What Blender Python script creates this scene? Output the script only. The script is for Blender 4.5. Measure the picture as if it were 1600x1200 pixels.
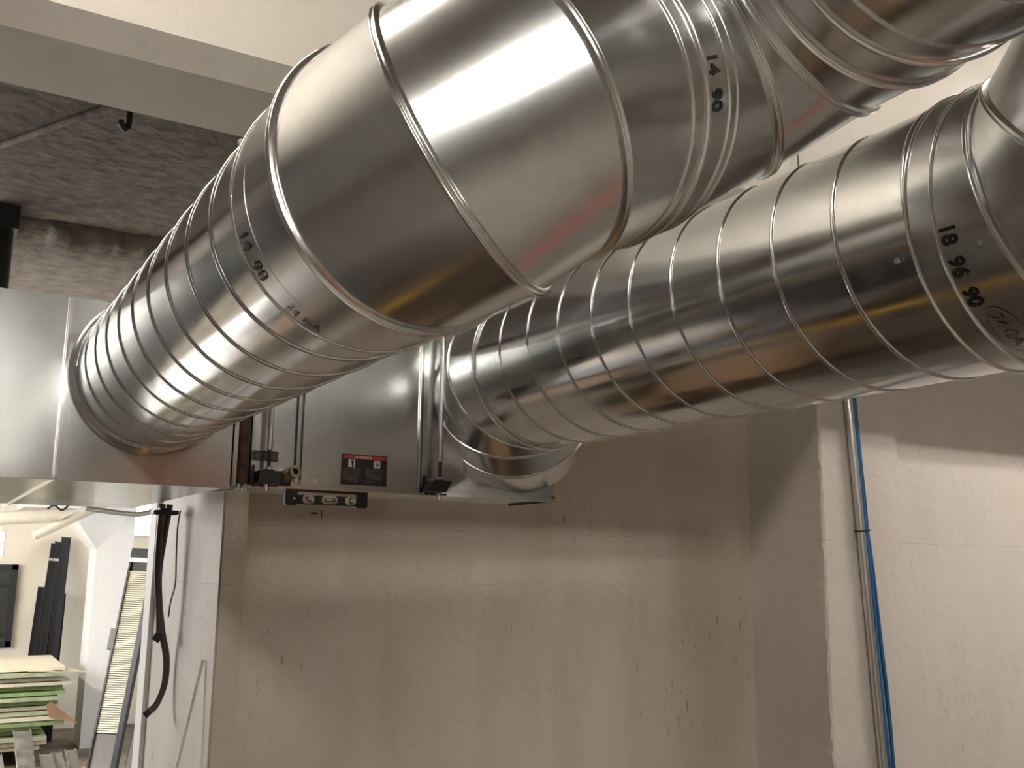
import bpy, bmesh, math, random
from mathutils import Vector, Matrix
random.seed(7)
for o in list(bpy.data.objects): bpy.data.objects.remove(o)
SC = bpy.context.scene; COL = SC.collection; PI = math.pi
V = Vector

# ------------------------------------------------------------ camera
cam_d = bpy.data.cameras.new('camera'); cam = bpy.data.objects.new('camera', cam_d); COL.objects.link(cam)
Mx = ((0.8586, 0.1021, 0.5023), (-0.5125, 0.1483, 0.8458), (0.0119, -0.9836, 0.1797))   # rows: right, down, forward as columns
right = V((Mx[0][0], Mx[1][0], Mx[2][0])); down = V((Mx[0][1], Mx[1][1], Mx[2][1])); fwd = V((Mx[0][2], Mx[1][2], Mx[2][2]))
fwd.normalize(); right = (right - fwd*right.dot(fwd)).normalized(); upv = right.cross(fwd)
R3 = Matrix((right, upv, -fwd)).transposed()
cam.matrix_world = Matrix.Translation((0, 0, 1.7)) @ R3.to_4x4()
cam_d.sensor_width = 36; cam_d.lens = 36*1550/1600; cam_d.clip_start = 0.02
SC.camera = cam

# ------------------------------------------------------------ world, exposure
W = bpy.data.worlds.new('world'); SC.world = W; W.use_nodes = True
bg = W.node_tree.nodes['Background']; bg.inputs[0].default_value = (0.75, 0.82, 1, 1); bg.inputs[1].default_value = 0.35
SC.view_settings.view_transform = 'Standard'; SC.view_settings.look = 'None'
SC.view_settings.gamma = 1; SC.view_settings.use_curve_mapping = False
SC.view_settings.exposure = 1.82

# ------------------------------------------------------------ large lights (daylight at the far room's windows)
def area(name, loc, aim, sx, sy, power, col):
    l = bpy.data.lights.new(name, 'AREA'); l.shape = 'RECTANGLE'; l.size = sx; l.size_y = sy; l.energy = power; l.color = col
    o = bpy.data.objects.new(name, l); COL.objects.link(o); o.location = loc
    o.rotation_euler = (V(aim)-V(loc)).to_track_quat('-Z', 'Y').to_euler(); return o
area('window_daylight', (-2.9, 8.0, 2.2), (.3, 8.3, .3), 3.0, 1.6, 80, (0.97, 0.97, 1))
area('side_daylight', (5.4, 8.4, 2.2), (1.5, 8.6, 1.2), 2.4, 1.4, 48, (0.92, 0.97, 1))

# ------------------------------------------------------------ materials
def nodes(name):
    m = bpy.data.materials.new(name); m.use_nodes = True
    nt = m.node_tree; b = nt.nodes['Principled BSDF']; return m, nt, b
def N(nt, t, **kw):
    n = nt.nodes.new(t)
    for k, v in kw.items():
        if hasattr(n, k): setattr(n, k, v)
        else: n.inputs[k.replace('_', ' ')].default_value = v
    return n
def plain(name, col, rough=0.6, metal=0.0, var=0.08, scale=20, bump=0.0, bscale=60):
    m, nt, b = nodes(name); L = nt.links.new
    tc = N(nt, 'ShaderNodeTexCoord'); n = N(nt, 'ShaderNodeTexNoise'); n.inputs['Scale'].default_value = scale; n.inputs['Detail'].default_value = 6
    L(tc.outputs['Object'], n.inputs['Vector'])
    r = N(nt, 'ShaderNodeValToRGB'); c = V(col)
    r.color_ramp.elements[0].position = .3; r.color_ramp.elements[1].position = .7
    r.color_ramp.elements[0].color = (*[max(0, x*(1-var)) for x in c], 1); r.color_ramp.elements[1].color = (*[min(1, x*(1+var)) for x in c], 1)
    L(n.outputs['Fac'], r.inputs['Fac']); L(r.outputs['Color'], b.inputs['Base Color'])
    b.inputs['Roughness'].default_value = rough; b.inputs['Metallic'].default_value = metal
    if bump:
        n2 = N(nt, 'ShaderNodeTexNoise'); n2.inputs['Scale'].default_value = bscale; n2.inputs['Detail'].default_value = 8
        L(tc.outputs['Object'], n2.inputs['Vector'])
        bp = N(nt, 'ShaderNodeBump'); bp.inputs['Strength'].default_value = bump; bp.inputs['Distance'].default_value = 0.01
        L(n2.outputs['Fac'], bp.inputs['Height']); L(bp.outputs['Normal'], b.inputs['Normal'])
    return m
def galv(name, col=(0.66, 0.66, 0.64), r0=0.17, r1=0.32, wav=0.25, scale=9):
    m, nt, b = nodes(name); L = nt.links.new
    tc = N(nt, 'ShaderNodeTexCoord')
    n = N(nt, 'ShaderNodeTexNoise'); n.inputs['Scale'].default_value = scale; n.inputs['Detail'].default_value = 2
    v = N(nt, 'ShaderNodeTexVoronoi'); v.inputs['Scale'].default_value = 90
    g = N(nt, 'ShaderNodeTexNoise'); g.inputs['Scale'].default_value = 2.6; g.inputs['Detail'].default_value = 2
    for q in (n, v, g): L(tc.outputs['Object'], q.inputs['Vector'])
    mr = N(nt, 'ShaderNodeMapRange'); mr.interpolation_type = 'SMOOTHERSTEP'; mr.inputs['From Min'].default_value = .15; mr.inputs['From Max'].default_value = .85
    mr.inputs['To Min'].default_value = r0; mr.inputs['To Max'].default_value = r1
    L(n.outputs['Fac'], mr.inputs['Value']); L(mr.outputs['Result'], b.inputs['Roughness'])
    mx = N(nt, 'ShaderNodeMix', data_type='RGBA'); mx.inputs[6].default_value = (*col, 1); mx.inputs[7].default_value = (*[c*0.94 for c in col], 1)
    L(v.outputs['Color'], mx.inputs[0]); L(mx.outputs[2], b.inputs['Base Color'])
    b.inputs['Metallic'].default_value = 1
    bp = N(nt, 'ShaderNodeBump'); bp.inputs['Strength'].default_value = wav; bp.inputs['Distance'].default_value = 0.02
    L(g.outputs['Fac'], bp.inputs['Height']); L(bp.outputs['Normal'], b.inputs['Normal'])
    return m
def painted_wall(name, col, stain=0.12, bump=0.35, dark=(0.12, 0.1, 0.08), lines=(), scuff=.62):
    """painted cast concrete: soft mottling, small scuffs, board joints at given heights, trowel bump"""
    m, nt, b = nodes(name); L = nt.links.new
    tc = N(nt, 'ShaderNodeTexCoord')
    def noise(s, d, vec=None, dist=0):
        n = N(nt, 'ShaderNodeTexNoise'); n.inputs['Scale'].default_value = s; n.inputs['Detail'].default_value = d; n.inputs['Distortion'].default_value = dist
        L(vec or tc.outputs['Object'], n.inputs['Vector']); return n
    mp = N(nt, 'ShaderNodeMapping'); mp.inputs['Scale'].default_value = (3.2, 3.2, .9); L(tc.outputs['Object'], mp.inputs['Vector'])
    big = noise(1.1, 5, mp.outputs['Vector'], .6)
    r1 = N(nt, 'ShaderNodeValToRGB'); r1.color_ramp.elements[0].position = .38; r1.color_ramp.elements[1].position = .62
    r1.color_ramp.elements[0].color = (*[c*(1-stain) for c in V(col)*1.0], 1); r1.color_ramp.elements[1].color = (*col, 1)
    r1.color_ramp.elements[0].color = (col[0]*(1-stain), col[1]*(1-stain*1.05), col[2]*(1-stain*1.35), 1)
    L(big.outputs['Fac'], r1.inputs['Fac'])
    # scuffs: short vertical dark flecks
    mp2 = N(nt, 'ShaderNodeMapping'); mp2.inputs['Scale'].default_value = (60, 60, 12); L(tc.outputs['Object'], mp2.inputs['Vector'])
    sc = noise(1.0, 3, mp2.outputs['Vector'])
    ms = noise(1.6, 3)
    cr = N(nt, 'ShaderNodeMath', operation='GREATER_THAN'); cr.inputs[1].default_value = .665; L(sc.outputs['Fac'], cr.inputs[0])
    mm = N(nt, 'ShaderNodeMapRange'); mm.inputs['From Min'].default_value = .48; mm.inputs['From Max'].default_value = .66; L(ms.outputs['Fac'], mm.inputs['Value'])
    mul = N(nt, 'ShaderNodeMath', operation='MULTIPLY'); L(cr.outputs[0], mul.inputs[0]); L(mm.outputs['Result'], mul.inputs[1])
    fac = mul.outputs[0]
    sx = N(nt, 'ShaderNodeSeparateXYZ'); L(tc.outputs['Object'], sx.inputs[0])
    for (z, w, st) in lines:
        jit = noise(14, 3); a = N(nt, 'ShaderNodeMath', operation='MULTIPLY_ADD'); a.inputs[1].default_value = .012; L(jit.outputs['Fac'], a.inputs[0]); L(sx.outputs['Z'], a.inputs[2])
        s = N(nt, 'ShaderNodeMath', operation='SUBTRACT'); s.inputs[1].default_value = z+.006; L(a.outputs[0], s.inputs[0])
        ab = N(nt, 'ShaderNodeMath', operation='ABSOLUTE'); L(s.outputs[0], ab.inputs[0])
        lt = N(nt, 'ShaderNodeMath', operation='LESS_THAN'); lt.inputs[1].default_value = w; L(ab.outputs[0], lt.inputs[0])
        brk = noise(3.5, 2); bb = N(nt, 'ShaderNodeMapRange'); bb.inputs['From Min'].default_value = .42; bb.inputs['From Max'].default_value = .6; L(brk.outputs['Fac'], bb.inputs['Value'])
        k = N(nt, 'ShaderNodeMath', operation='MULTIPLY'); L(lt.outputs[0], k.inputs[0]); L(bb.outputs['Result'], k.inputs[1])
        k2 = N(nt, 'ShaderNodeMath', operation='MULTIPLY'); k2.inputs[1].default_value = st; L(k.outputs[0], k2.inputs[0])
        mxx = N(nt, 'ShaderNodeMath', operation='MAXIMUM'); L(fac, mxx.inputs[0]); L(k2.outputs[0], mxx.inputs[1]); fac = mxx.outputs[0]
    f2 = N(nt, 'ShaderNodeMath', operation='MULTIPLY'); f2.inputs[1].default_value = scuff; L(fac, f2.inputs[0])
    mix = N(nt, 'ShaderNodeMix', data_type='RGBA'); mix.inputs[7].default_value = (*dark, 1)
    L(f2.outputs[0], mix.inputs[0]); L(r1.outputs['Color'], mix.inputs[6]); L(mix.outputs[2], b.inputs['Base Color'])
    b.inputs['Roughness'].default_value = .62
    bn = noise(9, 8, None, .4); bn2 = noise(55, 4)
    ad = N(nt, 'ShaderNodeMath', operation='MULTIPLY_ADD'); ad.inputs[1].default_value = .25; L(bn2.outputs['Fac'], ad.inputs[0]); L(bn.outputs['Fac'], ad.inputs[2])
    bp = N(nt, 'ShaderNodeBump'); bp.inputs['Strength'].default_value = bump; bp.inputs['Distance'].default_value = 0.012
    L(ad.outputs[0], bp.inputs['Height']); L(bp.outputs['Normal'], b.inputs['Normal'])
    return m
def emis(name, col, s):
    m, nt, b = nodes(name); b.inputs['Base Color'].default_value = (*col, 1); b.inputs['Emission Color'].default_value = (*col, 1); b.inputs['Emission Strength'].default_value = s; return m

M = {
 'duct': galv('galvanised_duct', (0.66, 0.68, 0.68), .12, .21, .12, 7),
 'elbow': galv('galvanised_elbow', (0.67, 0.69, 0.69), .20, .26, .10, 6),
 'rib': galv('galvanised_seam', (0.80, 0.80, 0.78), .16, .24, 0, 9),
 'sheet': galv('galvanised_sheet', (0.61, 0.635, 0.63), .205, .262, .12, 4),
 'zinc': galv('zinc_rod', (0.7, 0.7, 0.7), .3, .36, 0, 30),
 'ink': plain('stencil_ink', (0.012, 0.012, 0.014), .5, 0, 0),
 'faint': plain('faded_ink', (0.16, 0.15, 0.14), .5, 0, 0),
 'black': plain('black_plastic', (0.012, 0.012, 0.014), .35, 0, .1),
 'blackm': plain('black_paint', (0.02, 0.021, 0.024), .4, 0, .2),
 'rubber': plain('dark_rubber', (0.018, 0.017, 0.017), .6, 0, .1),
 'brown': plain('rusty_filter_edge', (0.12, 0.05, 0.03), .7, 0, .5, 40, .3),
 'hose': plain('brown_hose', (0.075, 0.05, 0.04), .4, 0, .15),
 'brass': plain('dull_brass', (0.30, 0.26, 0.19), .4, .8, .2, 80),
 'red': plain('red_label', (0.42, 0.035, 0.025), .5, 0, .03),
 'white': plain('white_print', (0.62, 0.6, 0.56), .6, 0, .02),
 'greyp': plain('grey_print', (0.16, 0.155, 0.15), .6, 0, .02),
 'vial': plain('vial_acrylic', (0.52, 0.48, 0.36), .25, 0, .05),
 'blue': plain('blue_cable', (0.025, 0.14, 0.33), .4, 0, .12, 60),
 'wall': painted_wall('painted_concrete', (0.63, 0.57, 0.495), .13, .35, lines=((1.628, .0016, .5), (1.825, .0016, .5), (1.225, .0012, .25))),
 'wallr': painted_wall('painted_concrete_right', (0.70, 0.65, 0.60), .05, .5, lines=((1.82, .0018, 1),), scuff=.22),
 'beam': painted_wall('painted_beam', (0.72, 0.68, 0.615), .04, .25, scuff=.1),
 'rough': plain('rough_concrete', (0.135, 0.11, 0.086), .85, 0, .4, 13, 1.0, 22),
 'cream': painted_wall('cream_wall', (0.70, 0.62, 0.50), .05, .1),
 'columnw': plain('column_paint', (0.78, 0.76, 0.72), .6, 0, .03),
 'floorf': plain('dusty_floor', (0.17, 0.135, 0.10), .7, 0, .3, 4, .2, 30),
 'dim': plain('grey_block_wall', (0.22, 0.205, 0.185), .8, 0, .25, 2, .2, 12),
 'floor': plain('concrete_floor', (0.17, 0.15, 0.13), .55, 0, .35, 3, .2, 30),
 'tube': emis('tube_glow', (1.0, 0.94, 0.86), 62),
 'tube2': emis('aged_tube_glow', (1.0, 0.93, 0.85), 18),
 'tube4': emis('warm_tube_glow', (1.0, 0.93, 0.85), 42),
 'tube3': emis('dim_tube_glow', (1.0, 0.93, 0.85), 4),
 'sky': emis('sky_pane', (0.86, 0.94, 1.0), 2.2),
 'fixt': plain('white_enamel', (0.75, 0.74, 0.7), .4, 0, .03),
 'gyp': plain('gypsum_core', (0.66, 0.60, 0.47), .8, 0, .1, 30),
 'gyptop': plain('board_face', (0.74, 0.66, 0.48), .75, 0, .06, 8),
 'green': plain('green_board_paper', (0.21, 0.30, 0.12), .75, 0, .25, 12),
 'green2': plain('pale_green_paper', (0.36, 0.38, 0.25), .75, 0, .2, 12),
 'louv': plain('louvre_cream', (0.62, 0.58, 0.45), .5, 0, .05),
 'studm': galv('galvanised_stud', (0.72, 0.75, 0.70), .3, .45, .1, 20),
 'glass': plain('dark_glass', (0.03, 0.034, 0.03), .08, 0, .2, 3),
 'umber': plain('dark_plywood', (0.055, 0.033, 0.018), .6, 0, .4, 6),
 'orange': plain('orange_rack_paint', (0.65, 0.12, 0.02), .4, 0, .1),
 'yellow': plain('yellow_rail_paint', (0.75, 0.42, 0.03), .4, 0, .1),
 'redp': plain('red_pipe_paint', (0.6, 0.03, 0.03), .35, 0, .05),
 'card': plain('cardboard', (0.33, 0.2, 0.11), .8, 0, .15, 10),
 'pipe': plain('white_pipe_paint', (0.72, 0.67, 0.55), .5, 0, .06),
 'grime': plain('pencil_mark', (0.05, 0.045, 0.04), .8, 0, .2),
}

# ------------------------------------------------------------ helpers
def obj(name, bm, mat, parent=None, smooth=False, auto=None):
    me = bpy.data.meshes.new(name); bmesh.ops.recalc_face_normals(bm, faces=bm.faces); bm.to_mesh(me); bm.free()
    me.materials.append(M[mat] if isinstance(mat, str) else mat)
    if smooth:
        for p in me.polygons: p.use_smooth = True
    if auto is not None:
        for p in me.polygons: p.use_smooth = True
        me.set_sharp_from_angle(angle=math.radians(auto))
    o = bpy.data.objects.new(name, me); COL.objects.link(o)
    if parent is not None:
        o.parent = parent; o.matrix_parent_inverse = Matrix.Translation(-parent.location)
    return o
def thing(name, label, cat, loc=(0, 0, 0), group=None):
    o = bpy.data.objects.new(name, None); o.empty_display_size = .05; COL.objects.link(o); o.location = loc
    o['label'] = label; o['category'] = cat
    if group: o['group'] = group
    return o
def tag(o, label, cat, group=None):
    o['label'] = label; o['category'] = cat
    if group: o['group'] = group
    return o
def struct(o): o['kind'] = 'structure'; return o
def box(bm, a, b, bev=0):
    a, b = V(a), V(b); c = (a+b)/2; s = b-a
    r = bmesh.ops.create_cube(bm, size=1, matrix=Matrix.Translation(c) @ Matrix.Diagonal((abs(s.x), abs(s.y), abs(s.z), 1)))
    if bev:
        es = list({e for v in r['verts'] for e in v.link_edges})
        bmesh.ops.bevel(bm, geom=es, offset=bev, segments=2, affect='EDGES')
    return bm
def obox(bm, p, q, w, h, up=(0, 0, 1), bev=0):
    """bar of section w x h from p to q"""
    p, q = V(p), V(q); d = (q-p); L = d.length; d.normalize(); s = d.cross(V(up)).normalized(); u = s.cross(d)
    mt = Matrix((s, d, u)).transposed().to_4x4(); mt.translation = (p+q)/2
    r = bmesh.ops.create_cube(bm, size=1, matrix=mt @ Matrix.Diagonal((w, L, h, 1)))
    if bev: bmesh.ops.bevel(bm, geom=list({e for v in r['verts'] for e in v.link_edges}), offset=bev, segments=2, affect='EDGES')
    return bm
def frame(d, ref=(0, 0, 1)):
    d = V(d).normalized(); r = V(ref)
    if abs(d.dot(r)) > .98: r = V((1, 0, 0))
    u = (r-d*r.dot(d)).normalized(); return u, d.cross(u)
def loft(bm, loops, closed=False, cap=False):
    rows = [[bm.verts.new(p) for p in lp] for lp in loops]; n = len(rows[0]); k = len(rows)
    for i in range(k if closed else k-1):
        a, b = rows[i], rows[(i+1) % k]
        for j in range(n): bm.faces.new((a[j], a[(j+1) % n], b[(j+1) % n], b[j]))
    if cap and not closed:
        bm.faces.new(rows[0][::-1]); bm.faces.new(rows[-1])
    return bm
def circle(c, d, r, n=96, ref=(0, 0, 1), su=1, sv=1):
    u, v = frame(d, ref); c = V(c); return [c+u*(r*su*math.cos(2*PI*i/n))+v*(r*sv*math.sin(2*PI*i/n)) for i in range(n)]
def cyl(bm, p, q, r, n=20, cap=True, r2=None):
    p, q = V(p), V(q); d = q-p; return loft(bm, [circle(p, d, r, n), circle(q, d, r if r2 is None else r2, n)], cap=cap)
def tube(bm, pts, r, n=10, cap=True):
    pts = [V(p) for p in pts]; loops = []; pu = None
    for i, p in enumerate(pts):
        d = (pts[min(i+1, len(pts)-1)]-pts[max(i-1, 0)]).normalized()
        if pu is None: u, v = frame(d)
        else: u = (pu-d*pu.dot(d)).normalized(); v = d.cross(u)
        pu = u; rr = r[i] if isinstance(r, (list, tuple)) else r
        loops.append([p+u*(rr*math.cos(2*PI*k/n))+v*(rr*math.sin(2*PI*k/n)) for k in range(n)])
    return loft(bm, loops, cap=cap)
def smooth_path(pts, k=6):
    pts = [V(p) for p in pts]; P = [pts[0]]+pts+[pts[-1]]; out = []
    for i in range(1, len(P)-2):
        for j in range(k):
            t = j/k; a, b, c, d = P[i-1], P[i], P[i+1], P[i+2]
            out.append(.5*((2*b)+(c-a)*t+(2*a-5*b+4*c-d)*t*t+(3*b-a-3*c+d)*t**3))
    out.append(pts[-1]); return out
def torus(bm, c, d, R, prof, n=128, ref=(0, 0, 1)):
    """sweep closed profile [(axial, radial)] round the ring"""
    u, v = frame(d, ref); d = V(d).normalized(); c = V(c); loops = []
    for i in range(n):
        a = 2*PI*i/n; e = u*math.cos(a)+v*math.sin(a)
        loops.append([c+e*(R+pr)+d*pa for pa, pr in prof])
    return loft(bm, loops, closed=True)
def bead(w, h, k=8, base=-.002): return [(-w/2, base)]+[(-w/2*math.cos(PI*i/k), h*math.sin(PI*i/k)) for i in range(k+1)]+[(w/2, base)]
def bead2(w, h):   # double standing seam: two ridges with a groove
    p = [(-w/2, -.002)]
    for i in range(13):
        t = -1+2*i/12; p.append((t*w/2, h*(1-abs(t)**4)*(0.72+.28*math.cos(PI*2*t*1.0+PI) if abs(t) < .9 else .8)))
    return p+[(w/2, -.002)]
def spiral(bm, P, d, R, p, s0, hand, u, sa, sb, h=.0028, w=.009, n=96):
    """spiral lock-seam pipe between stations sa..sb on the axis"""
    P, d, u = V(P), V(d).normalized(), V(u); u = (u-d*u.dot(d)).normalized(); v = d.cross(u)
    ts = [0]+[w/2*math.sin(PI/2*i/4) for i in range(1, 5)]+[w/2+.0005, p*.25, p*.5, p*.75, p-w/2-.0005]+[p-w/2*math.sin(PI/2*i/4) for i in range(4, 0, -1)]+[p]
    def hh(t):
        t = min(t, p-t); return h*math.sqrt(max(0, 1-(t/(w/2))**2)) if t < w/2 else 0
    def at(s, th, r): return P+d*s+(u*math.cos(th)+v*math.sin(th))*r
    k0 = math.floor((min(sa, sb)-s0)/p)-2; k1 = math.ceil((max(sa, sb)-s0)/p)+2
    prev = None
    for i in range(k0*n, k1*n+1):
        th = 2*PI*i/n; base = s0+p*i/n
        row = []
        for t in ts:
            s = base+t; sc = min(max(s, sa), sb); row.append(bm.verts.new(at(sc, hand*th, R+hh(t))))
        if base+p < sa or base > sb:
            for q in row: bm.verts.remove(q)
            prev = None; continue
        if prev:
            for a in range(len(ts)-1):
                try:
                    if (row[a].co-row[a+1].co).length < 1e-7 and (prev[a].co-prev[a+1].co).length < 1e-7: continue
                    bm.faces.new((prev[a], prev[a+1], row[a+1], row[a]))
                except ValueError: pass
        prev = row
    bmesh.ops.remove_doubles(bm, verts=bm.verts, dist=2e-6)
    return bm
def text_mesh(s, size, bold=0.0):
    cu = bpy.data.curves.new('stencil', 'FONT'); cu.body = s; cu.size = size; cu.offset = bold; cu.align_x = 'LEFT'; cu.resolution_u = 3
    o = bpy.data.objects.new('stencil', cu); COL.objects.link(o)
    dg = bpy.context.evaluated_depsgraph_get(); me = bpy.data.meshes.new_from_object(o.evaluated_get(dg)); 
    bpy.data.objects.remove(o); bm = bmesh.new(); bm.from_mesh(me); bpy.data.meshes.remove(me)
    bmesh.ops.triangulate(bm, faces=bm.faces)
    bmesh.ops.subdivide_edges(bm, edges=[e for e in bm.edges if e.calc_length() > size*.25], cuts=1)
    return bm
def wrap_text(name, s, size, P, d, R, u, s_ax, th0, hand, parent, mat='ink', bold=0.0006, tops=1, sx=1.0):
    """lettering wrapped round a pipe; reads along the circumference, letter tops towards +d*tops"""
    P, d, u = V(P), V(d).normalized(), V(u); u = (u-d*u.dot(d)).normalized(); v = d.cross(u)
    bm = text_mesh(s, size, bold)
    for q in bm.verts:
        th = th0+hand*q.co.x*sx/R; ax = s_ax+tops*q.co.y
        q.co = P+d*ax+(u*math.cos(th)+v*math.sin(th))*R
    return obj(name, bm, mat, parent)
def flat_text(name, s, size, loc, ax, ay, mat, parent, bold=0.0):
    bm = text_mesh(s, size, bold); loc, ax, ay = V(loc), V(ax), V(ay)
    for q in bm.verts: q.co = loc+ax*q.co.x+ay*q.co.y
    return obj(name, bm, mat, parent)
CAM = V((0, 0, 1.7))

# ============================================================ SETTING
def slab(name, a, b, mat, bev=0, jag=None):
    bm = bmesh.new(); box(bm, a, b, bev); return struct(obj(name, bm, mat))
slab('floor', (-5, -7, -.1), (8, 4.6, 0), 'floor')
slab('floor_far', (-5, 4.6, -.1), (8, 12, 0), 'floorf')
# cast wall of the alcove behind the air handler
slab('wall_back', (0.90, 3.40, 0), (3.40, 4.30, 2.35), 'wall')
slab('wall_back_upper', (1.32, 3.40, 2.35), (3.40, 4.30, 3.3), 'wall')
# pier left of the alcove: a thin return, rounded on its near corner
bm = bmesh.new(); box(bm, (0.86, 3.28, 0), (0.943, 4.40, 2.35), .006); struct(obj('wall_pier', bm, 'wall', auto=40))
slab('trim_1', (0.842, 4.24, 0), (0.861, 4.36, 2.6), 'columnw')
# wall to the right, standing forward of the alcove; its reveal edge is ragged paint
def ragged(name, x0, x1, y0, y1, z1, mat, amp):
    bm = bmesh.new(); rows = []; n = 140
    for i in range(n+1):
        z = z1*i/n; j = random.gauss(0, amp)+amp*1.6*math.sin(i*.37)*math.sin(i*.11+1); jj = random.gauss(0, amp*.6)
        if i % 3: j *= .4
        rows.append([V((x0+.001*math.sin(i), y1, z)), V((x0, y0+.035, z)), V((x0+max(0, j), y0+.006+jj, z)), V((x0+.010+abs(j), y0, z)), V((x1, y0, z)), V((x1, y1, z))])
    loft(bm, rows, cap=True); return struct(obj(name, bm, mat))
ragged('wall_right', 3.303, 3.80, 2.97, 4.3, 4.2, 'wallr', .0048)
slab('wall_right_far', (3.79, 2.995, 0), (8, 4.3, 4.2), 'wallr')
# beam over the alcove: vertical front face, chamfered arris, level soffit
bm = bmesh.new(); prof = [(2.345, 4.2), (2.345, 2.965), (2.395, 2.902), (2.70, 2.90), (2.70, 4.2)]
loft(bm, [[V((x, y, z)) for y, z in prof] for x in (-5, 8)], cap=True); struct(obj('wall_beam', bm, 'beam'))
bm = bmesh.new()
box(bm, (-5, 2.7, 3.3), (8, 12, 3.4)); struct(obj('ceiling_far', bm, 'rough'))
# rough fireproofed downstand deeper in, with a torn lower edge
bm = bmesh.new(); rows = []; w1 = w2 = 0
for i in range(420):
    x = -2.5+i*.02; w1 = w1*.9+random.gauss(0, .006); w2 = w2*.85+random.gauss(0, .007)
    rows.append([V((x, 5.05+w1-.05, 3.31)), V((x, 5.08+w1, 3.262+w2*.5)), V((x, 5.12+w2, 3.235+w2)), V((x, 5.4, 3.245)), V((x, 6.8, 3.26)), V((x, 6.8, 3.31))])
loft(bm, rows, cap=True); struct(obj('trim_2', bm, 'rough', smooth=True))
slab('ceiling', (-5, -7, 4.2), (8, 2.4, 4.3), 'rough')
slab('wall_left', (-5.1, -7, 0), (-5, 12, 4.3), 'dim')
slab('wall_near', (-5, -7.1, 0), (8, -7, 4.3), 'dim')
slab('wall_right_side', (8, -7, 0), (8.1, 12, 4.3), 'dim')
slab('wall_far', (-5, 11.5, 0), (8, 11.6, 3.3), 'cream')
# column with a flared capital in the far room
bm = bmesh.new(); box(bm, (1.50, 10.2, 0), (1.83, 10.62, 1.80)); 
loft(bm, [[V((1.50, 10.2, 1.8)), V((1.83, 10.2, 1.8)), V((1.83, 10.62, 1.8)), V((1.50, 10.62, 1.8))], [V((1.16, 9.86, 2.2)), V((1.83, 10.2, 2.2)), V((1.83, 10.62, 2.2)), V((1.16, 10.96, 2.2))], [V((1.16, 9.86, 3.3)), V((1.83, 10.2, 3.3)), V((1.83, 10.62, 3.3)), V((1.16, 10.96, 3.3))]], cap=True)
struct(obj('wall_column', bm, 'columnw'))
# far windows
def window(name, x0, x1, z0, z1, pane, frame_mat, fw=.04, y=11.5, mull=()):
    bm = bmesh.new()
    box(bm, (x0, y-.05, z0), (x0+fw, y, z1)); box(bm, (x1-fw, y-.05, z0), (x1, y, z1)); box(bm, (x0, y-.05, z0), (x1, y, z0+fw)); box(bm, (x0, y-.05, z1-fw), (x1, y, z1))
    for m_ in mull: box(bm, (x0, y-.045, m_), (x1, y, m_+fw*.7))
    w = struct(obj(name, bm, frame_mat)); bm = bmesh.new(); box(bm, (x0+fw*.5, y-.02, z0+fw*.5), (x1-fw*.5, y-.01, z1-fw*.5)); obj('pane', bm, pane, w); return w
window('window_1', 1.99, 2.50, 1.96, 2.75, 'sky', 'columnw', .015)
window('window_2', 1.56, 1.93, 2.22, 2.75, 'sky', 'columnw', .015)
window('window_3', 0.30, 0.955, 0.83, 1.648, 'glass', 'blackm', .055, mull=(1.42, .93))

# ============================================================ DUCTS
def gore_ring(c, n, b, r, k=96, su=1.0, sv=1.0):
    c, n, b = V(c), V(n).normalized(), V(b); u = (b-n*b.dot(n)).normalized(); v = n.cross(u)
    return [c+u*(r*su*math.cos(2*PI*i/k))+v*(r*sv*math.sin(2*PI*i/k)) for i in range(k)]
def gore(parent, c0, n0, c1, n1, b, r, name='gore', mat='elbow', rows=9):
    A = gore_ring(c0, n0, b, r); B = gore_ring(c1, n1, b, r); loops = []
    for i in range(rows+1):
        t = i/rows; loops.append([a.lerp(q, t) for a, q in zip(A, B)])
    bm = bmesh.new(); loft(bm, loops); return obj(name, bm, mat, parent, smooth=True)
def seam(parent, c, n, b, r, w=.011, h=.006, kind=2, name='seam'):
    bm = bmesh.new(); torus(bm, c, n, r, bead2(w, h) if kind == 2 else bead(w, h), 160, b); return obj(name, bm, 'rib', parent, smooth=True)

RA, RB = .183, .2195
dA = V((.0097, -.9999, .0102)).normalized(); PA = V((.4841, 1.1969, 2.1615))
# -- duct A, straight spiral run out of the return plenum
t = thing('spiral_duct', 'spiral-seamed round duct running out of the left galvanised box, ribs closely spaced, darker 14-inch run', 'duct', (0.4713, 2.52, 2.148), 'round ducts')
uA = (CAM-(PA-dA*.6)); bm = bmesh.new()
spiral(bm, PA, dA, RA, .1312, -.0996, 1, uA, -1.315, .05); obj('shell', bm, 'duct', t, auto=50)
bm = bmesh.new(); torus(bm, PA-dA*1.312, dA, RA, [(-.004, -.004), (-.004, .014), (.0, .0145), (.003, .012), (.005, .004), (.02, .002), (.02, -.002)], 128); obj('collar', bm, 'rib', t, smooth=True)
bm = bmesh.new(); q = onp = PA+dA*(-.03)
bmesh.ops.create_icosphere(bm, subdivisions=2, radius=.005, matrix=Matrix.Translation(PA+dA*(-.028)+V((-.170, 0, .075)))); o = obj('sealant_dab', bm, 'white', t, smooth=True)

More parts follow.
